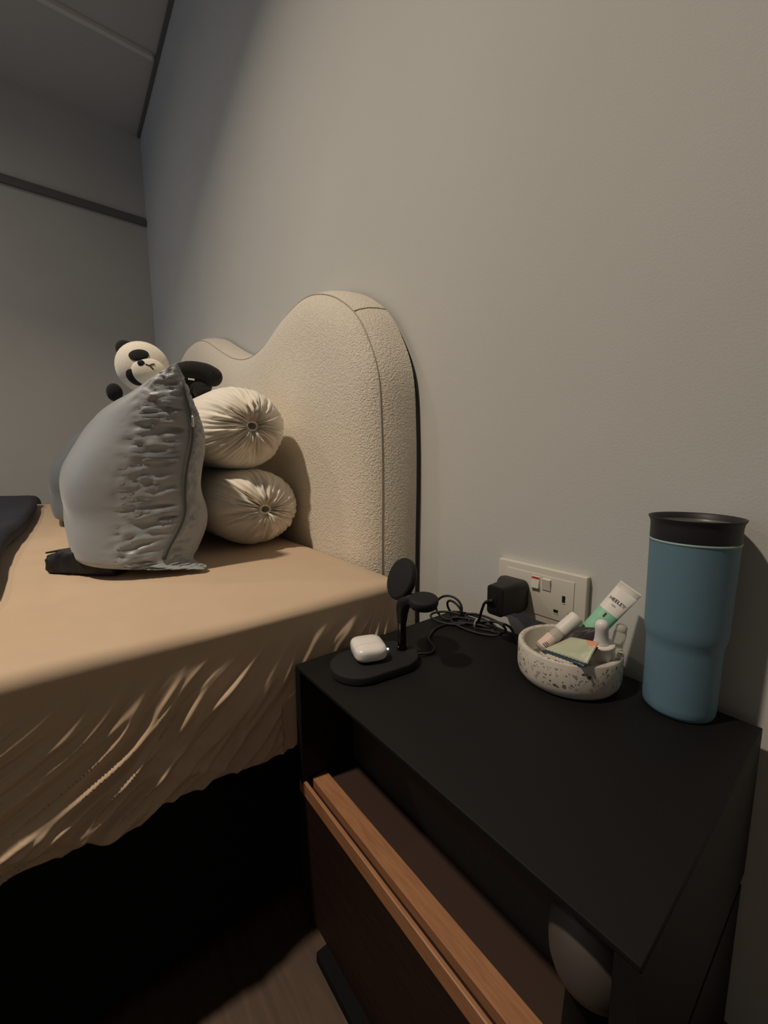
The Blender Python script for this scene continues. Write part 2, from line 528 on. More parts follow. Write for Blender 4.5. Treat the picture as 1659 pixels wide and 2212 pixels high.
# dark duvet folded back across the foot half of the bed
def duvet_fn(i, j):
    # i across the bed, j round the folded edge from underside to the foot
    x = -2.36+1.78*i
    edge = -0.652 - 0.016*sstep(-1.9, -1.0, x) + 0.012*noise.noise(Vector((x*3, 0, 5)))
    th = 0.040 + 0.008*noise.noise(Vector((x*4, 1.5, 0)))
    if j < 0.35:
        a = -pi/2 + pi*(j/0.35)
        y = edge - th/2 + cos(a)*th/2; z = ZB+0.006+th/2+sin(a)*th/2
    else:
        t = (j-0.35)/0.65; y = edge-th/2-(1.35)*t; z = ZB+0.006+th + 0.02*fbm(x*4, y*4, 0)
    s = min(1, (1-i)/0.04, i/0.04); z = ZB+0.006+(z-ZB-0.006)*sqrt(max(0, 1-(1-s)**2))
    return Vector((x, y, z))
dv, df = surf(duvet_fn, 90, 70)
tag(obj('duvet', dv, df, M['duvet']), 'dark navy duvet folded back on the bed at the left edge', 'duvet')

# ------------------------------------------------------------------ cushions
BOLS = 'cream bolster cushions'
def bolster(cy, cz, ry, rz, xe, seed, label):
    root = thing('bolster_cushion', label, 'cushion', W(xe-0.25, cy, cz-rz), BOLS)
    Lh = 0.62; NA = 220
    prof = [(0.0, -0.030), (0.055, -0.026), (0.10, -0.014), (0.15, -0.006), (0.22, 0.001), (0.32, 0.004), (0.44, 0.001), (0.56, -0.006), (0.68, -0.016),
            (0.78, -0.028), (0.86, -0.041), (0.92, -0.056), (0.965, -0.075), (0.99, -0.10), (1.0, -0.14)]
    pr = catmull([(a, b, 0) for a, b in prof], 4)
    pr = [(q.x, q.y) for q in pr] + [(1.0, -0.30), (1.0, -0.45), (0.97, -0.55), (0.85, -0.60), (0.4, -0.615), (0.0, -0.618)]
    vs = []; fs = []
    for (q, h) in pr:
        for k in range(NA):
            t = 2*pi*k/NA
            # pleats: sharp creases running out from the centre, fading at the shoulder
            f1 = noise.noise(Vector((cos(t)*7.0+seed, sin(t)*7.0, q*1.0)))
            f2 = noise.noise(Vector((cos(t)*13+seed*2, sin(t)*13, q*1.6+4)))
            f3 = noise.noise(Vector((cos(t)*24+seed*3, sin(t)*24, q*1.2+9)))
            amp = sstep(0.02, 0.16, q)*(1-sstep(0.5, 1.02, q)*0.72) if h > -0.3 else 0.08
            d = amp*(0.0130*(0.6-abs(f1)*2.4) + 0.0110*(0.6-abs(f2)*2.4)*(1-0.4*q) + 0.005*f3*(1-0.7*q))
            lump = 1 + 0.03*noise.noise(Vector((cos(t)*1.3+seed, sin(t)*1.3, h*3)))*q
            rr = q*lump + (d*0.6 if q > 0.9 else 0)*4
            vs.append(W(xe + h + d, cy + ry*rr*cos(t), cz + rz*rr*sin(t)))
    for i in range(len(pr)-1):
        for k in range(NA):
            k2 = (k+1) % NA
            fs.append((i*NA+k, i*NA+k2, (i+1)*NA+k2, (i+1)*NA+k))
    obj('cover', vs, fs, M['bolster'], root)
    # gathered ring round the opening
    ring = [W(xe-0.006+0.003*noise.noise(Vector((k*1.3, seed, 0))), cy+0.0115*cos(2*pi*k/28)*(1+0.14*noise.noise(Vector((k*0.9, seed, 2)))),
              cz+0.0095*sin(2*pi*k/28)*(1+0.14*noise.noise(Vector((k*0.9, seed, 6))))) for k in range(28)]
    obj('gathered_opening', *tube(ring, 0.0026, 8, closed=True), M['bolster'], root)
    return root
bolster(0.345, -0.1105, 0.106, 0.0900, -0.852, 1.3, 'lower cream bolster cushion resting on the tan sheet')
bolster(0.326, 0.069, 0.102, 0.0940, -0.858, 5.1, 'upper cream bolster cushion stacked on another bolster')

def pillow(name, label, loc, material, seed, half, top, rotz=0.0, zipper=True):
    """upright pillow standing on its long edge; local x along the bed head, -y towards the foot"""
    root = thing(name, label, 'pillow', loc, 'grey satin pillows')
    HF = top/2; SINK = 0.045
    def seam_y(vv):
        return 0.020*exp(-((vv-0.55)/0.35)**2) - 0.058*sstep(-0.15, -0.85, vv)
    def pt(uu, vv, s):
        a = max(0, 1-abs(uu)**7.0); b = max(0, 1-abs(vv)**(3.2 if vv > 0 else 2.0))
        if s > 0 and vv < 0: b = max(0, 1-abs(vv)**4.0)
        th = a**0.55*b**(0.60 if vv > 0 or s > 0 else 0.72)
        T = 0.172 if s < 0 else 0.046+0.050*sstep(0.1, -0.75, vv)
        T *= 1-0.10*sstep(0.0, 1.0, vv)
        x = half*uu*(1-0.03*(1-vv*vv)*uu*uu)
        z = HF*vv*(1-0.07*(1-uu**4)*vv*vv)
        y = seam_y(vv)
        # gathers run in from the seam at the end
        g = exp(-((1-abs(uu))/0.055)**2)*min(1, (1-abs(uu))/0.004)
        wob = 0.07*noise.noise(Vector((uu*9, vv*4, seed)))
        f1 = noise.noise(Vector((uu*22+seed, (vv+wob)*18, s*3.0)))
        f2 = noise.noise(Vector((uu*40, (vv+wob)*34, seed+s)))
        fold = 0.0095*(0.45-abs(f1)*2.0) + 0.0075*(0.42-abs(f2)*2.0)
        d = T*th + g*fold*(1 if s < 0 else 0.7)*min(1, b*3)
        d += 0.006*fbm(uu*1.5, vv*1.5, seed)*th
        y += s*d
        x += 0.5*g*fold*min(1, b*3)
        # pinched corners
        ear = exp(-((1-uu)**2/0.02+(1-vv)**2/0.03))
        z += 0.022*ear; x += -0.006*ear
        ear2 = exp(-((1-uu)**2/0.03+(1+vv)**2/0.05))
        x += 0.022*ear2; y += 0.075*ear2
        z = z+HF-SINK
        if z < 0.030:                       # flattened where it stands on the bed
            q = (z-0.030)/0.05
            z = max(0.0004, 0.030*math.exp(q) - 0.0006)
        return Vector((x, y, z))
    nu, nv = 130, 150
    vs = []; fs = []; idx = {}
    def warp(t): return math.copysign(1-(1-abs(t))**2.2, t)
    for s in (-1, 1):
        for i in range(nu+1):
            for j in range(nv+1):
                uu = warp(-1+2*i/nu); vv = warp(-1+2*j/nv)
                rim = i in (0, nu) or j in (0, nv)
                key = (i, j, 0 if rim else s)
                if key not in idx:
                    idx[key] = len(vs); vs.append(pt(uu, vv, s) + Vector(loc))
        for i in range(nu):
            for j in range(nv):
                q = []
                for (a, b) in ((i, j), (i+1, j), (i+1, j+1), (i, j+1)):
                    q.append(idx[(a, b, 0 if (a in (0, nu) or b in (0, nv)) else s)])
                fs.append(tuple(q if s < 0 else q[::-1]))
    obj('pillowcase', vs, fs, material, root)
    if zipper:
        pts = []
        for k in range(40):
            vv = -0.62+1.50*k/39
            p = pt(1.0, vv, -1) + Vector(loc)
            pts.append(p + Vector((0.002, 0, 0)))
        z_ = obj('zipper', *tube(pts, 0.0036, 8), M['zip'], root)
        pp = pts[33]
        obj('zipper_pull', *lathe([(0.0012, 0), (0.0022, -0.004), (0.0018, -0.010), (0.0026, -0.014), (0.0022, -0.018), (0.0008, -0.020)],
            pp + Vector((0.0075, 0.002, 0.002)), (0.1, 0.0, 1), 10), M['metal'], z_)
    root.rotation_euler = (0, 0, rotz)
    return root
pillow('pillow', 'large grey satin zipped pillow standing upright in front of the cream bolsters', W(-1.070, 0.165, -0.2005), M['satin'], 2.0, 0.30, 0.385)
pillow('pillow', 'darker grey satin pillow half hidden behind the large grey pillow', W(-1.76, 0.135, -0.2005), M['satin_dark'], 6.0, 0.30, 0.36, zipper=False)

# ------------------------------------------------------------------ plush panda on the pillow
HC_ = W(-1.13, 0.172, 0.214)
CAMP = Vector((0, -OY, OZ))
pn = (CAMP-HC_).normalized()
pe = Vector((0, 0, 1)).cross(pn).normalized()      # to the right as seen by whoever faces the toy
pu = pn.cross(pe).normalized()
panda = thing('plush_panda', 'small black and white plush panda lying sideways on the grey pillow', 'plush toy', HC_ - Vector((0, 0, 0.06)))
K = 1/880.0
RH = 0.060
def face_pt(dx, dy, lift=0.0, rad=None):
    """dx, dy across the face (in 1/880 m)"""
    a, b = dx*K, dy*K
    c = sqrt(max(1e-5, 1-(a/0.057)**2-(b/0.058)**2))*0.052
    return HC_ + pe*a + pu*b + pn*(c+lift)
obj('head', *ellipsoid(HC_, (pe*0.057, pu*0.058, pn*0.052), 36, 24), M['plush_w'], panda)
MZ = HC_ + pe*0.010 - pu*0.008 + pn*0.040
muz = obj('muzzle', *ellipsoid(MZ, (pe*0.036, pu*0.031, pn*0.026), 28, 18), M['plush_w'], panda)
def patch(name, dx, dy, w_, h_, rot, parent, lift=0.0012, th=0.0025):
    vs = []; fs = []; nr, na = 5, 24
    for q in range(nr+1):
        for k in range(na):
            t = 2*pi*k/na; rr = q/nr
            X = w_*rr*cos(t); Y = h_*rr*sin(t)
            xr = X*cos(rot)-Y*sin(rot); yr = X*sin(rot)+Y*cos(rot)
            vs.append(face_pt(dx+xr, dy+yr, lift+th*(1-rr**4)-0.001))
    for q in range(nr):
        for k in range(na):
            k2 = (k+1) % na
            fs.append((q*na+k, q*na+k2, (q+1)*na+k2, (q+1)*na+k))
    return obj(name, vs, fs, M['plush_b'], parent)
patch('eye_patch', -6, 23, 18, 10.5, 0.25, panda, 0.003)
patch('eye_patch', -15, -20, 18, 13.5, -0.75, panda, 0.003)
def muz_pt(dx, dy, lift=0.0):
    a, b = dx*K-0.010, dy*K+0.008
    c = sqrt(max(1e-5, 1-(a/0.036)**2-(b/0.031)**2))*0.026
    return MZ + pe*a + pu*b + pn*(c+lift)
obj('nose', *ellipsoid(muz_pt(-3, 8, 0.0), (pe*0.0075, pu*0.0072, pn*0.004), 16, 10), M['thread'], muz)
obj('mouth_stitch', *join(tube([muz_pt(4, 7, 0.0006), muz_pt(11, 5, 0.0006)], 0.0013, 6),
    tube([muz_pt(11, 5, 0.0006), muz_pt(16, 8, 0.0006), muz_pt(20, 9, 0.0006)], 0.0013, 6),
    tube([muz_pt(11, 5, 0.0006), muz_pt(16, 0, 0.0006), muz_pt(18, -2, 0.0006)], 0.0013, 6)), M['thread'], muz)
def hp(dx, dy, back): return HC_ + pe*dx*K + pu*dy*K - pn*back
obj('ear', *ellipsoid(hp(-30, 33, 0.034), (pe*0.020, pu*0.021, pn*0.012), 18, 12), M['plush_b'], panda)
obj('ear', *ellipsoid(hp(-55, -54, 0.010), (pe*0.017, pu*0.021, pn*0.012), 18, 12), M['plush_b'], panda)
# body lies behind the pillow corner towards the headboard
bc = W(-1.16, 0.262, 0.190)
obj('body', *ellipsoid(bc, (Vector((0.05, 0, 0)), Vector((0, 0.072, 0.004)), Vector((0, 0, 0.045))), 28, 18), M['plush_b'], panda)
def limb(name, pts, rads):
    c = catmull(pts, 6); nr = len(c)
    rr = []
    for i in range(nr):
        t = i/(nr-1)*(len(rads)-1); k = min(int(t), len(rads)-2); rr.append(rads[k]*(1-(t-k))+rads[k+1]*(t-k))
    v1 = tube(c, rr, 16)
    e1 = ellipsoid(c[-1], (Vector((rr[-1], 0, 0)), Vector((0, rr[-1], 0)), Vector((0, 0, rr[-1]))), 16, 12)
    return obj(name, *join(v1, e1), M['plush_b'], panda)
limb('arm', [W(-1.13, 0.225, 0.205), W(-1.11, 0.265, 0.217), W(-1.10, 0.300, 0.214), W(-1.095, 0.318, 0.205)], [0.016, 0.021, 0.023, 0.024])
limb('leg', [W(-1.14, 0.262, 0.195), W(-1.11, 0.288, 0.178), W(-1.10, 0.292, 0.165)], [0.02, 0.022, 0.020])
tq = W(-1.055, 0.258, 0.186)
obj('sewn_tag', *box_vf(tq-Vector((0.0006, 0.007, 0.002)), tq+Vector((0.0006, 0.007, 0.002))), M['tube_w'], panda, smooth=False)

# black crumpled pouch beside the pillow
bagr = thing('fabric_pouch', 'small crumpled black fabric pouch lying on the tan sheet by the pillow', 'pouch', W(-0.895, 0.02, -0.2))
ax = (W(-0.835, 0.068, 0)-W(-0.925, -0.022, 0)); axl = ax.length; axn = ax.normalized(); side = Vector((axn.y, -axn.x, 0))
def bag_fn(i, j):
    p = W(-0.925, -0.022, -0.200) + ax*i
    t = 2*pi*j
    hh = 0.0165+0.0065*sin(pi*min(1, i*1.25))
    ww = 0.020+0.006*sin(pi*i)
    nn = fbm(i*6, cos(t)*1.8+3, sin(t)*1.8)
    sx = math.copysign(abs(cos(t))**0.55, cos(t)); sz = math.copysign(abs(sin(t))**0.55, sin(t))
    return p + side*(ww*sx*(1+0.25*nn)) + Vector((0, 0, hh + hh*sz*(1+(0.28*nn if sz > 0 else 0))))
bv, bf = surf(bag_fn, 40, 36, cv=True)
bf.append(tuple(range(36))); bf.append(tuple(40*36+k for k in range(36)))
obj('pouch_body', bv, bf, M['bag'], bagr)
fl = [(W(-0.932, -0.026, -0.2) + ax*t + side*s_ + Vector((0, 0, z_))) for t, s_, z_ in
      ((0.0, 0.012, 0.0345), (0.0, -0.016, 0.0335), (0.3, -0.018, 0.0395), (0.6, -0.018, 0.0430), (0.6, 0.014, 0.0440), (0.3, 0.014, 0.0405))]
obj('flap', fl + [q+Vector((0, 0, 0.003)) for q in fl], [(0,1,2,5), (5,2,3,4), (6,11,8,7), (11,10,9,8), (0,6,7,1), (1,7,8,2), (2,8,9,3), (3,9,10,4), (4,10,11,5), (5,11,6,0)], M['bag'], bagr)

# ------------------------------------------------------------------ nightstand
X0, X1, NF, NB, NT = -0.486, -0.0605, 0.228, 0.549, -0.280
DZ = -0.448                                   # top of the drawer front
ns = thing('nightstand', 'black nightstand with an open niche above an orange-brown wooden drawer', 'nightstand', W((X0+X1)/2, (NF+NB)/2, -OZ))
box('top', (X0, NF, NT-0.005), (X1, NB, NT), M['ns'], ns, bev=0.0008, seg=2)
box('side_panel', (X0, NF, DZ-0.004), (X0+0.014, NB, NT-0.005), M['ns'], ns)
box('side_panel', (X1-0.014, NF, DZ-0.004), (X1, NB, NT-0.005), M['ns'], ns)
box('niche_back', (X0+0.014, 0.3127, DZ-0.009), (X1-0.014, 0.326, NT-0.005), M['niche_grey'], ns)
box('niche_floor', (X0+0.002, 0.2645, DZ-0.02), (X1-0.002, 0.3127, DZ-0.008), M['niche_wood'], ns)
box('carcass', (X0+0.001, 0.262, -0.656), (X1-0.001, NB, DZ-0.02), M['ns'], ns)
# drawer front: one profile with a finger groove along its top
def prism_x(name, poly, xa, xb, material, parent):
    n_ = len(poly)
    vs = [W(xa, p[0], p[1]) for p in poly] + [W(xb, p[0], p[1]) for p in poly]
    fs = [tuple(range(n_)), tuple(range(2*n_-1, n_-1, -1))] + [(k, (k+1) % n_, n_+(k+1) % n_, n_+k) for k in range(n_)]
    return obj(name, vs, fs, material, parent, smooth=False)
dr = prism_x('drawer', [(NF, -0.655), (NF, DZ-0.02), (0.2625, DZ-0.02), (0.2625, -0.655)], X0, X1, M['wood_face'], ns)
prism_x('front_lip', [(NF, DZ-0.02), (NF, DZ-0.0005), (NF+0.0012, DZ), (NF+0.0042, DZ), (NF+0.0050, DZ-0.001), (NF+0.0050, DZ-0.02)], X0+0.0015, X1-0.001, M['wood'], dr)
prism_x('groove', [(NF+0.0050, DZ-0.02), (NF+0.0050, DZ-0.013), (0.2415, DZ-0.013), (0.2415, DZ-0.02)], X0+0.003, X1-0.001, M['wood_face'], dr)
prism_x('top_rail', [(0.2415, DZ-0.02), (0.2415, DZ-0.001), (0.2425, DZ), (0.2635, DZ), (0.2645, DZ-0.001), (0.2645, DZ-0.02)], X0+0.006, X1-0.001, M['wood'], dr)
box('base_rail', (-0.420, 0.2125, -OZ), (X1-0.02, 0.30, -0.656), M['base'], ns, bev=0.002)
box('base_rail', (-0.420, 0.48, -OZ), (X1-0.02, 0.53, -0.656), M['base'], ns)

# round pale jar on a black foot in the niche
jb = W(-0.102, 0.272, DZ-0.0078)
jr = thing('jar', 'round pale grey jar on a black foot in the dark nightstand niche', 'jar', jb)
obj('foot', *lathe([(0.020, 0), (0.022, 0.002), (0.018, 0.02), (0.016, 0.070), (0.020, 0.078)], jb, n=40), M['base'], jr)
obj('body', *lathe([(0.014, 0.078), (0.022, 0.081), (0.0270, 0.088), (0.0298, 0.097), (0.0305, 0.108), (0.0298, 0.119), (0.026, 0.129), (0.021, 0.135), (0.019, 0.140)], jb, n=48), M['jar'], jr)
obj('lid', *lathe([(0.0205, 0.140), (0.021, 0.142), (0.021, 0.152), (0.019, 0.154)], jb, n=40), M['lid'], jr)

# ------------------------------------------------------------------ wireless charging stand
ST = NT+0.012
cs = thing('charging_stand', 'black wireless charging stand with upright puck and watch pad on the nightstand', 'charger', W(-0.41, 0.32, NT))
pa = Vector((0.12, 1.0, 0)).normalized(); pb = Vector((pa.y, -pa.x, 0))
pc = W(-0.415, 0.312, NT)
def pill(z, grow=0.0, rad=0.040, half=0.023):
    out = []
    for k in range(56):
        t = 2*pi*k/56
        o = pa*(half*(1 if sin(t) >= 0 else -1)) + (pb*cos(t)+pa*sin(t))*(rad+grow)
        out.append(pc + o + Vector((0, 0, z)))
    return out
sharp(obj('base_plate', *loft([pill(0.0005, -0.003), pill(0.002, -0.0005), pill(0.010, 0), pill(0.0115, -0.0008), pill(0.012, -0.002)]), M['black_soft'], cs), 40)
pbx = W(-0.4115, 0.357, ST)
obj('post', *lathe([(0.0075, 0), (0.0062, 0.004), (0.0058, 0.03), (0.0058, 0.062), (0.0062, 0.075)], pbx, n=24), M['chrome'], cs)
nk = [pbx+Vector((0, 0, 0.040)), pbx+Vector((0.001, 0, 0.058)), pbx+Vector((0.006, 0.0, 0.071)), pbx+Vector((0.018, 0.002, 0.0775)), pbx+Vector((0.034, 0.003, 0.079))]
obj('watch_arm', *tube(catmull(nk, 6), [0.0066+0.0035*min(1, i/9) - 0.0035*max(0, (i-12)/12) for i in range(25)], 14), M['black_plastic'], cs)
wc = pbx+Vector((0.040, 0.003, 0.078))
obj('watch_pad', *lathe([(0.012, -0.006), (0.018, -0.004), (0.0195, 0.001), (0.0195, 0.006), (0.0185, 0.0075), (0.016, 0.0085)], wc, (0.1, -0.1, 1), n=36), M['black_soft'], cs)
dn = Vector((-0.14, -0.93, 0.40)).normalized()
dc = W(-0.4215, 0.361, -0.168)
pk = sharp(obj('phone_puck', *lathe([(0.020, -0.010), (0.0285, -0.008), (0.0300, -0.006), (0.0300, -0.001), (0.0290, 0.0004), (0.0275, 0.0006)], dc, dn, n=48), M['black_plastic'], cs), 40)
obj('puck_face', *lathe([(0.0278, 0.0002), (0.0278, 0.0012), (0.0265, 0.0016)], dc, dn, n=48), M['black_soft'], pk)
obj('puck_neck', *tube(catmull([pbx+Vector((0, 0, 0.055)), pbx+Vector((-0.002, 0.004, 0.078)), dc - dn*0.010 + Vector((0, 0, -0.006)), dc-dn*0.008], 5), 0.0075, 12), M['black_plastic'], cs)
lp = W(-0.4235, 0.3405, ST)
obj('led', *ellipsoid(lp+Vector((0, 0, 0.0004)), (Vector((0.0017, 0, 0)), Vector((0, 0.0017, 0)), Vector((0, 0, 0.0011))), 12, 8), M['led'], cs)

# white earbud case lying on the stand
ecb = W(-0.4250, 0.308, ST+0.0002)
ec = thing('earbud_case', 'small glossy white earbud case lying on the charging stand', 'earbud case', ecb)
ca = Vector((0.93, -0.36, 0)).normalized(); cb_ = Vector((-ca.y, ca.x, 0))
def case_fn(i, j):
    la = -pi/2+pi*j; t = 2*pi*i
    def sp(q, e): return math.copysign(abs(q)**e, q)
    c_ = sp(cos(la), 0.55)
    return ecb + Vector((0, 0, 0.0110+0.0108*sp(sin(la), 0.62))) + ca*(0.0268*c_*sp(cos(t), 0.52)) + cb_*(0.0225*c_*sp(sin(t), 0.52))
cvf = surf(case_fn, 64, 32, cu=True)
def case_cut(lo, hi):
    bm = bmesh.new()
    bv_ = [bm.verts.new(q) for q in cvf[0]]
    for f in cvf[1]: bm.faces.new([bv_[k] for k in f])
    bmesh.ops.remove_doubles(bm, verts=bm.verts, dist=1e-6)
    for sgn, lim in ((-1, lo), (1, hi)):
        g = bm.verts[:]+bm.edges[:]+bm.faces[:]
        res_ = bmesh.ops.bisect_plane(bm, geom=g, plane_co=ecb+ca*lim, plane_no=ca*sgn, clear_outer=True)
        ed = [e for e in res_['geom_cut'] if isinstance(e, bmesh.types.BMEdge)]
        if ed: bmesh.ops.edgeloop_fill(bm, edges=ed)
    bm.verts.index_update()
    out = [q.co.copy() for q in bm.verts], [[q.index for q in f.verts] for f in bm.faces]
    bm.free(); return out
sharp(obj('case_body', *case_cut(-0.05, 0.0082), M['case'], ec), 60)
sharp(obj('lid', *case_cut(0.0085, 0.05), M['case'], ec), 60)

# ------------------------------------------------------------------ cable, plug and socket
pr_ = thing('power_adapter', 'black three-pin power adapter plugged into the white wall socket', 'plug', W(-0.355, 0.52, -0.236))
def rr_ring(y, xa, xb, za, zb, rad, n_=6):
    out = []
    for (cx_, cz_, a0) in ((xb-rad, zb-rad, 0), (xa+rad, zb-rad, pi/2), (xa+rad, za+rad, pi), (xb-rad, za+rad, 3*pi/2)):
        for k in range(n_+1):
            a = a0 + pi/2*k/n_
            out.append(W(cx_+rad*cos(a), y, cz_+rad*sin(a)))
    return out
sharp(obj('adapter_body', *loft([rr_ring(0.4862, -0.364, -0.339, -0.230, -0.191, 0.005), rr_ring(0.4875, -0.366, -0.337, -0.233, -0.188, 0.006),
    rr_ring(0.520, -0.369, -0.336, -0.234, -0.188, 0.006), rr_ring(0.530, -0.380, -0.336, -0.238, -0.188, 0.008),
    rr_ring(0.548, -0.390, -0.338, -0.240, -0.190, 0.009), rr_ring(0.556, -0.389, -0.340, -0.239, -0.191, 0.009)]), M['black_plastic'], pr_), 45)
box('port', (-0.3565, 0.4855, -0.218), (-0.3485, 0.4865, -0.202), M['hole'], pr_, bev=0.0004)

cab = thing('charging_cable', 'black coiled charging cable bundled on the nightstand between stand and plug', 'cable', W(-0.43, 0.5, NT))
def loop(c, rx, rz, tilt, lean, n_=26, a0=0.0, a1=2*pi):
    out = []
    for k in range(n_+1):
        a = a0+(a1-a0)*k/n_
        out.append(W(c[0]+rx*cos(a)*cos(tilt), c[1]+rx*cos(a)*sin(tilt)+lean*sin(a), c[2]+rz*sin(a)))
    return out
cz0 = NT+0.0022
strands = [
    catmull([W(-0.396, 0.374, cz0+0.003), W(-0.391, 0.392, cz0), W(-0.398, 0.408, cz0), W(-0.415, 0.414, cz0+0.004), W(-0.432, 0.432, cz0), W(-0.446, 0.462, cz0),
             W(-0.445, 0.492, cz0), W(-0.425, 0.507, cz0+0.004), W(-0.395, 0.512, cz0+0.008), W(-0.375, 0.52, cz0+0.006), W(-0.36, 0.518, cz0+0.004)], 8),
    loop((-0.462, 0.508, NT+0.0215), 0.025, 0.020, 0.25, 0.004),
    loop((-0.456, 0.517, NT+0.018), 0.021, 0.0155, -0.2, -0.005),
    loop((-0.452, 0.500, NT+0.008), 0.034, 0.0055, 0.35, 0.014),
    loop((-0.418, 0.519, NT+0.009), 0.046, 0.006, 0.05, 0.008),
    loop((-0.405, 0.508, NT+0.007), 0.045, 0.0045, 0.12, 0.012),
    loop((-0.395, 0.522, NT+0.012), 0.040, 0.008, 0.0, 0.006),
    catmull([W(-0.420, 0.515, cz0+0.004), W(-0.402, 0.512, cz0+0.012), W(-0.385, 0.500, cz0+0.040), W(-0.372, 0.490, cz0+0.058), W(-0.358, 0.4835, cz0+0.067)], 8),
    catmull([W(-0.405, 0.515, cz0+0.010), W(-0.38, 0.525, cz0+0.016), W(-0.355, 0.530, cz0+0.015), W(-0.338, 0.522, cz0+0.006), W(-0.325, 0.515, cz0), W(-0.318, 0.52, cz0)], 8)]
obj('cable', *join(*[tube(s_, 0.00205, 8) for s_ in strands]), M['cable'], cab)
obj('usb_connector', *tube([W(-0.3655, 0.4865, -0.2165), W(-0.3575, 0.4835, -0.2115), W(-0.3525, 0.4845, -0.210)], [0.0028, 0.0034, 0.0036], 12), M['black_plastic'], cab)
obj('cable_tie', *tube(loop((-0.402, 0.513, NT+0.0105), 0.0075, 0.0085, 1.4, 0.0, 20), 0.0014, 6), M['frost'], cab)

sk = thing('wall_socket', 'white double switched wall socket above the nightstand', 'socket', W(-0.325, OY-0.005, -0.251))
SY = OY-0.0105
box('plate', (-0.398, SY, -0.2515), (-0.252, OY, -0.1655), M['plate'], sk, bev=0.0018)
# raised centre panel with its fine shadow lines
box('centre_panel', (-0.381, SY-0.0012, -0.2400), (-0.269, SY+0.002, -0.1765), M['plate'], sk, bev=0.0005)
SF = SY-0.0012
def switch(xc, on):
    s_ = box('switch', (xc-0.0068, SF-0.0012, -0.1985), (xc+0.0068, SF+0.002, -0.1805), M['switch'], sk, bev=0.0006)
    ya, yb = (SF-0.0014, SF-0.0042)
    if on: ya, yb = yb, ya
    q = [W(xc-0.0062, ya, -0.1812), W(xc+0.0062, ya, -0.1812), W(xc+0.0062, yb, -0.1978), W(xc-0.0062, yb, -0.1978)]
    q2 = [W(xc-0.0062, SF, -0.1812), W(xc+0.0062, SF, -0.1812), W(xc+0.0062, SF, -0.1978), W(xc-0.0062, SF, -0.1978)]
    obj('rocker', q+q2, [(0,1,2,3), (7,6,5,4), (0,4,5,1), (1,5,6,2), (2,6,7,3), (3,7,4,0)], M['switch'], s_, smooth=False)
    if on:
        pass
    return s_
sA = switch(-0.3285, False); sB = switch(-0.3105, True)
box('red_mark', (-0.3345, SF-0.0022, -0.1838), (-0.3225, SF-0.0010, -0.1812), M['red'], sA)
def slot(x, z, w_, h_):
    s_ = box('pin_slot', (x-w_/2, SF-0.0006, z-h_/2), (x+w_/2, SF+0.003, z+h_/2), M['hole'], sk)
    box('slot_edge', (x-w_/2-0.0004, SF-0.0009, z-h_/2-0.0013), (x+w_/2+0.0004, SF+0.002, z-h_/2), M['switch'], s_)
slot(-0.2835, -0.2050, 0.0045, 0.0100)
slot(-0.2945, -0.2262, 0.0068, 0.0048)
slot(-0.2725, -0.2262, 0.0068, 0.0048)

# ------------------------------------------------------------------ terrazzo bowl and what is in it
BCx, BCy, BR, BT = -0.239, 0.489, 0.0612, -0.2345
bowl = thing('terrazzo_bowl', 'round speckled cream terrazzo bowl of toiletries on the nightstand', 'bowl', W(BCx, BCy, NT))
bh = BT-NT
obj('bowl_body', *lathe([(0.0, 0.0003), (0.050, 0.0003), (0.056, 0.002), (0.0595, 0.007), (BR, 0.014), (BR, bh-0.002), (BR-0.001, bh-0.0006), (BR-0.003, bh), (BR-0.006, bh-0.0004),
    (BR-0.0075, bh-0.002), (BR-0.008, 0.014), (BR-0.014, 0.0075), (0.030, 0.0065), (0.0, 0.0065)], W(BCx, BCy, NT), n=96, cap=False), M['terrazzo'], bowl)
# chips pressed into the side and the rim
chips = {'chip_dark': [], 'chip_mid': [], 'chip_grey': []}
rnd = random.Random(5)
for k in range(820):
    t = rnd.uniform(0, 2*pi)
    big = rnd.random() < 0.18
    s_ = rnd.uniform(0.0016, 0.0034) if big else rnd.uniform(0.0006, 0.0016)
    kind = rnd.choices(['chip_dark', 'chip_mid', 'chip_grey'], [0.25, 0.3, 0.45])[0]
    rim = rnd.random() < 0.16
    inner = (not rim) and rnd.random() < 0.2
    na = rnd.choice((5, 6, 7)); ring = []; rot = rnd.uniform(0, 6.28); asp = rnd.uniform(0.4, 1.0)
    h0 = rnd.uniform(0.012, bh-0.005); r0 = BR-rnd.uniform(0.0022, 0.0055)
    for q in range(na):
        a = 2*pi*q/na; rr = s_*rnd.uniform(0.6, 1.1)
        du, dv_ = rr*cos(a), rr*sin(a)*asp
        du, dv_ = du*cos(rot)-dv_*sin(rot), du*sin(rot)+dv_*cos(rot)
        if rim:
            rad = min(max(r0+du*0.5, BR-0.0062), BR-0.0018); tt = t+dv_/rad
            ring.append(W(BCx+rad*cos(tt), BCy+rad*sin(tt), BT+0.00012))
        else:
            rad = (BR-0.0080-0.00012) if inner else (BR+0.00012); tt = t+du/rad
            if inner: rad = BR-0.0077
            ring.append(W(BCx+rad*cos(tt), BCy+rad*sin(tt), NT+min(bh-0.003, max(0.0145, h0+dv_))))
    chips[kind].append((ring, [tuple(range(na))]))
for kd, lst in chips.items():
    o = obj('stone_chips', *join(*lst), M[kd], bowl, smooth=False); o['kind'] = 'stuff'

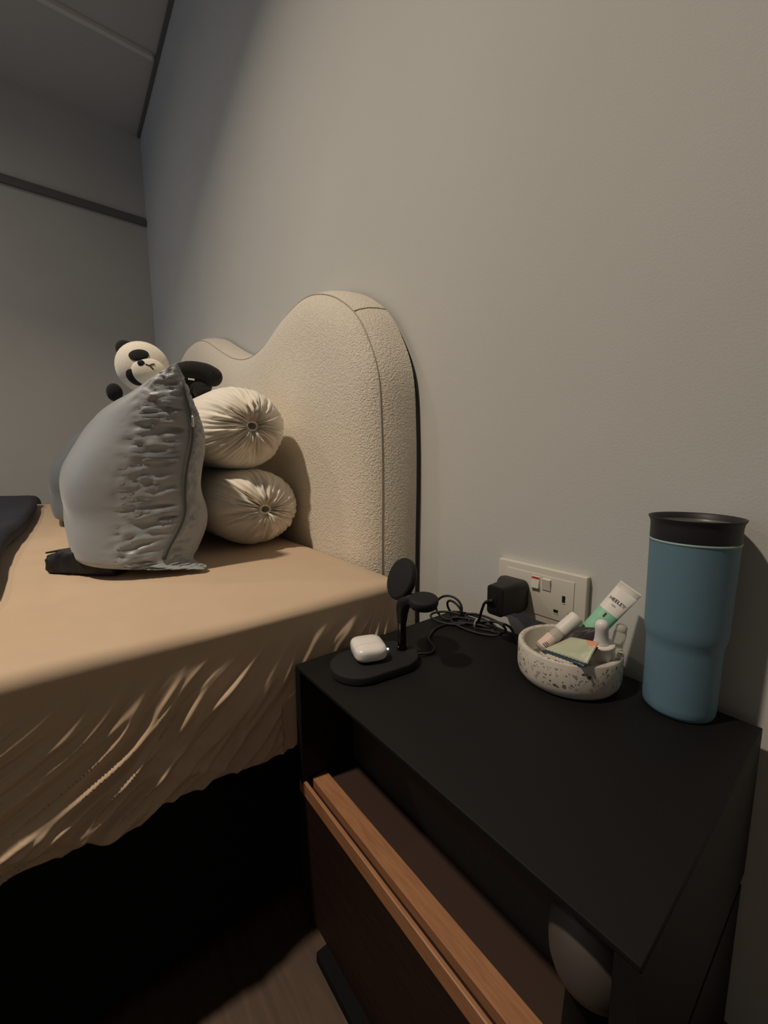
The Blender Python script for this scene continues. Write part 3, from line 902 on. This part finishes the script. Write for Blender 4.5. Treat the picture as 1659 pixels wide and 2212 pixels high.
# squeezed tube, white end up
tA = W(-0.234, 0.489, -0.2450); tB = W(-0.189, 0.5365, -0.1590)
ta = (tB-tA).normalized(); TL = (tB-tA).length
tw = (W(-0.1755, 0.5365, -0.1640)-W(-0.2015, 0.5365, -0.1545)); tw = (tw - ta*tw.dot(ta)).normalized()
tn = tw.cross(ta).normalized()
if tn.dot(CAMP-tB) < 0: tn = -tn
tubeo = thing('cream_tube', 'mint green and white squeeze tube leaning out of the terrazzo bowl', 'tube', tA)
def tube_sec(s, wd_, th_):
    return [tA + ta*s + tw*(wd_*math.copysign(abs(cos(2*pi*k/32))**0.8, cos(2*pi*k/32))) + tn*(th_*sin(2*pi*k/32)) for k in range(32)]
secs = [(0.0, 0.0105, 0.0095), (0.006, 0.0118, 0.0108), (0.02, 0.0122, 0.0105), (TL*0.45, 0.0128, 0.0080), (TL*0.62, 0.0132, 0.0058), (TL*0.625, 0.0132, 0.0057), (TL*0.8, 0.0137, 0.0034),
        (TL*0.93, 0.0140, 0.0012), (TL, 0.0141, 0.0008)]
tvs, tfs = loft([tube_sec(*q) for q in secs])
fm = []
for f in tfs:
    if len(f) > 4: fm.append(1)
    else:
        fm.append(1 if min(f)//32 < 5 and max(f)//32 <= 5 else 0)
obj('tube_body', tvs, tfs, M['tube_w'], tubeo, mats=[M['tube_w'], M['tube_g']], fmat=fm)
# crimp ridges
obj('crimp', *join(*[tube([tA+ta*(TL-0.0025-0.0016*k)-tw*0.0138+tn*0.0014, tA+ta*(TL-0.0025-0.0016*k)+tw*0.0138+tn*0.0014], 0.0003, 5) for k in range(4)]), M['tube_w'], tubeo)
nf = (tn - ta*(-0.10)).normalized()
def tube_face(s, across, lift):
    # half thickness of the tube at s, for print lying on its face
    for k in range(len(secs)-1):
        if secs[k][0] <= s <= secs[k+1][0]:
            q = (s-secs[k][0])/(secs[k+1][0]-secs[k][0]); th_ = secs[k][2]*(1-q)+secs[k+1][2]*q; wd_ = secs[k][1]*(1-q)+secs[k+1][1]*q
    return tA + ta*s + tw*across + tn*(th_*sqrt(max(0.05, 1-(across/wd_)**2)) + lift)
ydir = tube_face(TL*0.80, 0, 0)-tube_face(TL*0.70, 0, 0)
text('lettering', 'HEELEY', tube_face(TL*0.775, 0.0, 0.0003), tw, ydir, 0.0062, M['ink'], tubeo)
text('lettering', 'PARIS', tube_face(TL*0.715, 0.0, 0.0003), tw, ydir, 0.0022, M['ink'], tubeo)
def bar_on(s, a0, a1, hs, material, name):
    q = [tube_face(s-hs, a0, 0.0003), tube_face(s-hs, a1, 0.0003), tube_face(s+hs, a1, 0.0003), tube_face(s+hs, a0, 0.0003)]
    return obj(name, q+[p-tn*0.0004 for p in q], [(0,1,2,3), (7,6,5,4), (0,4,5,1), (1,5,6,2), (2,6,7,3), (3,7,4,0)], material, tubeo, smooth=False)
bar_on(TL*0.575, -0.0011, 0.0011, 0.0030, M['ink'], 'printed_bar')
for k, (s, a0, a1) in enumerate(((0.515, -0.0062, 0.0060), (0.495, -0.0050, 0.0052), (0.475, -0.0056, 0.0040), (0.435, -0.006, 0.003), (0.41, -0.005, 0.004))):
    bar_on(TL*s, a0, a1, 0.00035, M['ink_g'], 'printed_line')

# roll-on bottle with pink label and white cap
ra = W(-0.259, 0.456, -0.2410); rb = W(-0.2335, 0.497, -0.2005)
rax = (rb-ra).normalized(); RL = (rb-ra).length
ro = thing('rollon_bottle', 'small bottle with pale pink label and white cap leaning in the bowl', 'bottle', ra)
obj('glass_body', *lathe([(0.007, 0), (0.0086, 0.0008), (0.0090, 0.003), (0.0090, 0.030), (0.0080, 0.033), (0.0065, 0.036)], ra, rax, n=36), M['frost'], ro)
obj('label', *lathe([(0.00915, 0.004), (0.00925, 0.0045), (0.00925, 0.0215), (0.00915, 0.022)], ra, rax, n=36, cap=False), M['pink'], ro)
obj('cap', *lathe([(0.0080, 0.033), (0.0092, 0.0335), (0.0094, 0.036), (0.0094, RL-0.003), (0.0088, RL-0.0006), (0.0078, RL)], ra, rax, n=36), M['tube_w'], ro)
rn = (CAMP-ra); rn = (rn-rax*rn.dot(rax)).normalized(); rw = rax.cross(rn).normalized()
for k in range(3):
    c_ = ra+rax*(0.0070+0.0022*k)+rn*0.00935
    obj('printed_line', *box_vf((-1, -1, -1), (1, 1, 1)), M['ink'], ro, smooth=False)
    o_ = ro.children[-1] if False else bpy.data.objects[[o.name for o in COL.objects][-1]]
    org = ra
    cs_ = [(-1,-1,-1),(1,-1,-1),(1,1,-1),(-1,1,-1),(-1,-1,1),(1,-1,1),(1,1,1),(-1,1,1)]
    wl = (0.0034, 0.0028, 0.0020)[k]
    for vtx, q in zip(o_.data.vertices, cs_):
        vtx.co = c_ + rw*q[0]*wl + rax*q[1]*0.0004 + rn*q[2]*0.0002 - org

# dropper bottle
da = W(-0.1990, 0.4910, -0.2735); db = W(-0.1970, 0.4800, -0.1930)
dax = (db-da).normalized()
do = thing('dropper_bottle', 'clear dropper bottle with white collar and rubber bulb in the bowl', 'bottle', da)
obj('glass_body', *lathe([(r_*1.06, h_*1.07) for r_, h_ in [(0.0125, 0), (0.0145, 0.001), (0.0150, 0.003), (0.0150, 0.022), (0.0135, 0.028), (0.0090, 0.032), (0.0085, 0.036)]], da, dax, n=40), M['frost'], do)
obj('collar', *lathe([(r_*1.06, h_*1.07) for r_, h_ in [(0.0088, 0.032), (0.0112, 0.0325), (0.0116, 0.035), (0.0118, 0.049), (0.0136, 0.0495), (0.0140, 0.0518), (0.0132, 0.0530), (0.0085, 0.0530)]], da, dax, n=40), M['tube_w'], do)
obj('rubber_bulb', *lathe([(r_*1.06, h_*1.07) for r_, h_ in [(0.0088, 0.0525), (0.0080, 0.0545), (0.0073, 0.057), (0.0068, 0.063), (0.0067, 0.068), (0.0071, 0.0725), (0.0066, 0.0765), (0.0046, 0.0790), (0.0017, 0.0802)]], da, dax, n=32), M['rubber'], do)

# sachets
def sachet(name, label, c4, material, corner=None, zig=0, puff=0.002, n_=24, zmat=None):
    """c4: bottom-left, bottom-right, top-right, top-left"""
    A, B_, C_, D_ = [Vector(q) for q in c4]
    nrm = (B_-A).cross(D_-A).normalized()
    if nrm.dot(CAMP-A) < 0: nrm = -nrm
    root = thing(name, label, 'sachet', A)
    vs = []; fs = []; fmt = []
    for s in (1, -1):
        for i in range(n_+1):
            for j in range(n_+1):
                a, b = i/n_, j/n_
                p = A*(1-a)*(1-b)+B_*a*(1-b)+C_*a*b+D_*(1-a)*b
                e = (min(1, 6*a*(1-a))*min(1, 6*b*(1-b)))**0.6
                p = p + nrm*(s*(0.0003+puff*e) + 0.0015*fbm(a*3, b*3, len(label))*e)
                if j == 0 and zig: p += (D_-A).normalized()*(0.0013 if i % 2 else 0.0)
                vs.append(p)
    N1 = (n_+1)**2
    for s in (0, 1):
        for i in range(n_):
            for j in range(n_):
                q = (s*N1+i*(n_+1)+j, s*N1+(i+1)*(n_+1)+j, s*N1+(i+1)*(n_+1)+j+1, s*N1+i*(n_+1)+j+1)
                fs.append(q)
                fmt.append(1 if corner and s == 0 and corner(i/n_, j/n_) else 0)
    bd = [(i, 0) for i in range(n_)] + [(n_, j) for j in range(n_)] + [(n_-i, n_) for i in range(n_)] + [(0, n_-j) for j in range(n_)]
    for k in range(len(bd)):
        a, b = bd[k], bd[(k+1) % len(bd)]
        ia, ib = a[0]*(n_+1)+a[1], b[0]*(n_+1)+b[1]
        fs.append((ia, ib, N1+ib, N1+ia)); fmt.append(0)
    obj('packet', vs, fs, material, root, mats=[material, M['orange']], fmat=fmt)
    return root
sachet('sachet', 'green sachet with an orange corner and zigzag edge in the bowl',
       (W(-0.2465, 0.4425, -0.2320), W(-0.1935, 0.4410, -0.2290), W(-0.1915, 0.4620, -0.2085), W(-0.2290, 0.4740, -0.2190)),
       M['sachet'], corner=lambda a, b: (a-1)**2*1.0+(b-1)**2*1.6 < 0.17+0.02*sin(9*a), zig=1)
s2 = sachet('sachet', 'dark navy foil sachet tucked under the green sachet', (W(-0.2470, 0.4395, -0.2338), W(-0.1950, 0.4380, -0.2322), W(-0.1930, 0.4650, -0.2160), W(-0.2320, 0.4760, -0.2265)), M['foil_blue'], zig=1, puff=0.001)
s3 = sachet('sachet', 'dark brown foil packet standing between the tube and the green sachet', (W(-0.2560, 0.4640, -0.2420), W(-0.2050, 0.4780, -0.2330), W(-0.2000, 0.4850, -0.2005), W(-0.2260, 0.4850, -0.2075)), M['foil'], puff=0.0025)

# slim clear vial at the back of the bowl
va = W(-0.1985, 0.512, -0.268); vb = W(-0.1905, 0.5225, -0.2035)
vo = thing('glass_vial', 'slim clear vial leaning on the back rim of the bowl', 'vial', va)
vx = (vb-va).normalized(); VL = (vb-va).length
obj('vial_body', *lathe([(0.0055, 0), (0.0066, 0.001), (0.0068, 0.003), (0.0068, VL-0.010), (0.0060, VL-0.008)], va, vx, n=28), M['glass'], vo)
obj('stopper', *lathe([(0.0058, VL-0.009), (0.0062, VL-0.008), (0.0060, VL-0.002), (0.0040, VL)], va, vx, n=28), M['frost'], vo)

# ------------------------------------------------------------------ blue tumbler
tb = W(-0.1285, 0.5235, NT)
to = thing('tumbler', 'tall matte blue tumbler with a black lid beside the wall', 'tumbler', tb)
TZ = 0.217
obj('body', *lathe([(0.0, 0.0004), (0.0300, 0.0004), (0.0325, 0.0015), (0.0338, 0.005), (0.0342, 0.012), (0.0347, 0.074), (0.0352, 0.081), (0.0368, 0.087), (0.0378, 0.092), (0.0381, 0.100),
    (0.0392, 0.180), (0.0396, 0.1905)], tb, n=72, cap=False), M['tumbler'], to)
obj('ring', *lathe([(0.0396, 0.1905), (0.0402, 0.1910), (0.0402, 0.1925), (0.0396, 0.1930)], tb, n=72, cap=False), M['tumbler_rim'], to)
ld = obj('lid', *lathe([(0.0394, 0.1928), (0.0396, 0.1935), (0.0397, 0.2080), (0.0404, 0.2125), (0.0421, TZ-0.0012), (0.0422, TZ-0.0002), (0.0416, TZ), (0.0398, TZ-0.001),
    (0.0380, 0.2095), (0.0370, 0.2065), (0.0, 0.2060)], tb, n=72, cap=False), M['lid'], to)
obj('lid_floor', *lathe([(0.0, 0.2068), (0.0340, 0.2068), (0.0366, 0.2076), (0.0378, 0.2105)], tb, n=72, cap=False), M['lid_in'], ld)
box('drink_flap', (tb.x-0.016, tb.y-0.034, tb.z+0.2069), (tb.x+0.002, tb.y-0.014, tb.z+0.2105), M['lid'], ld, bev=0.0015, world=True)
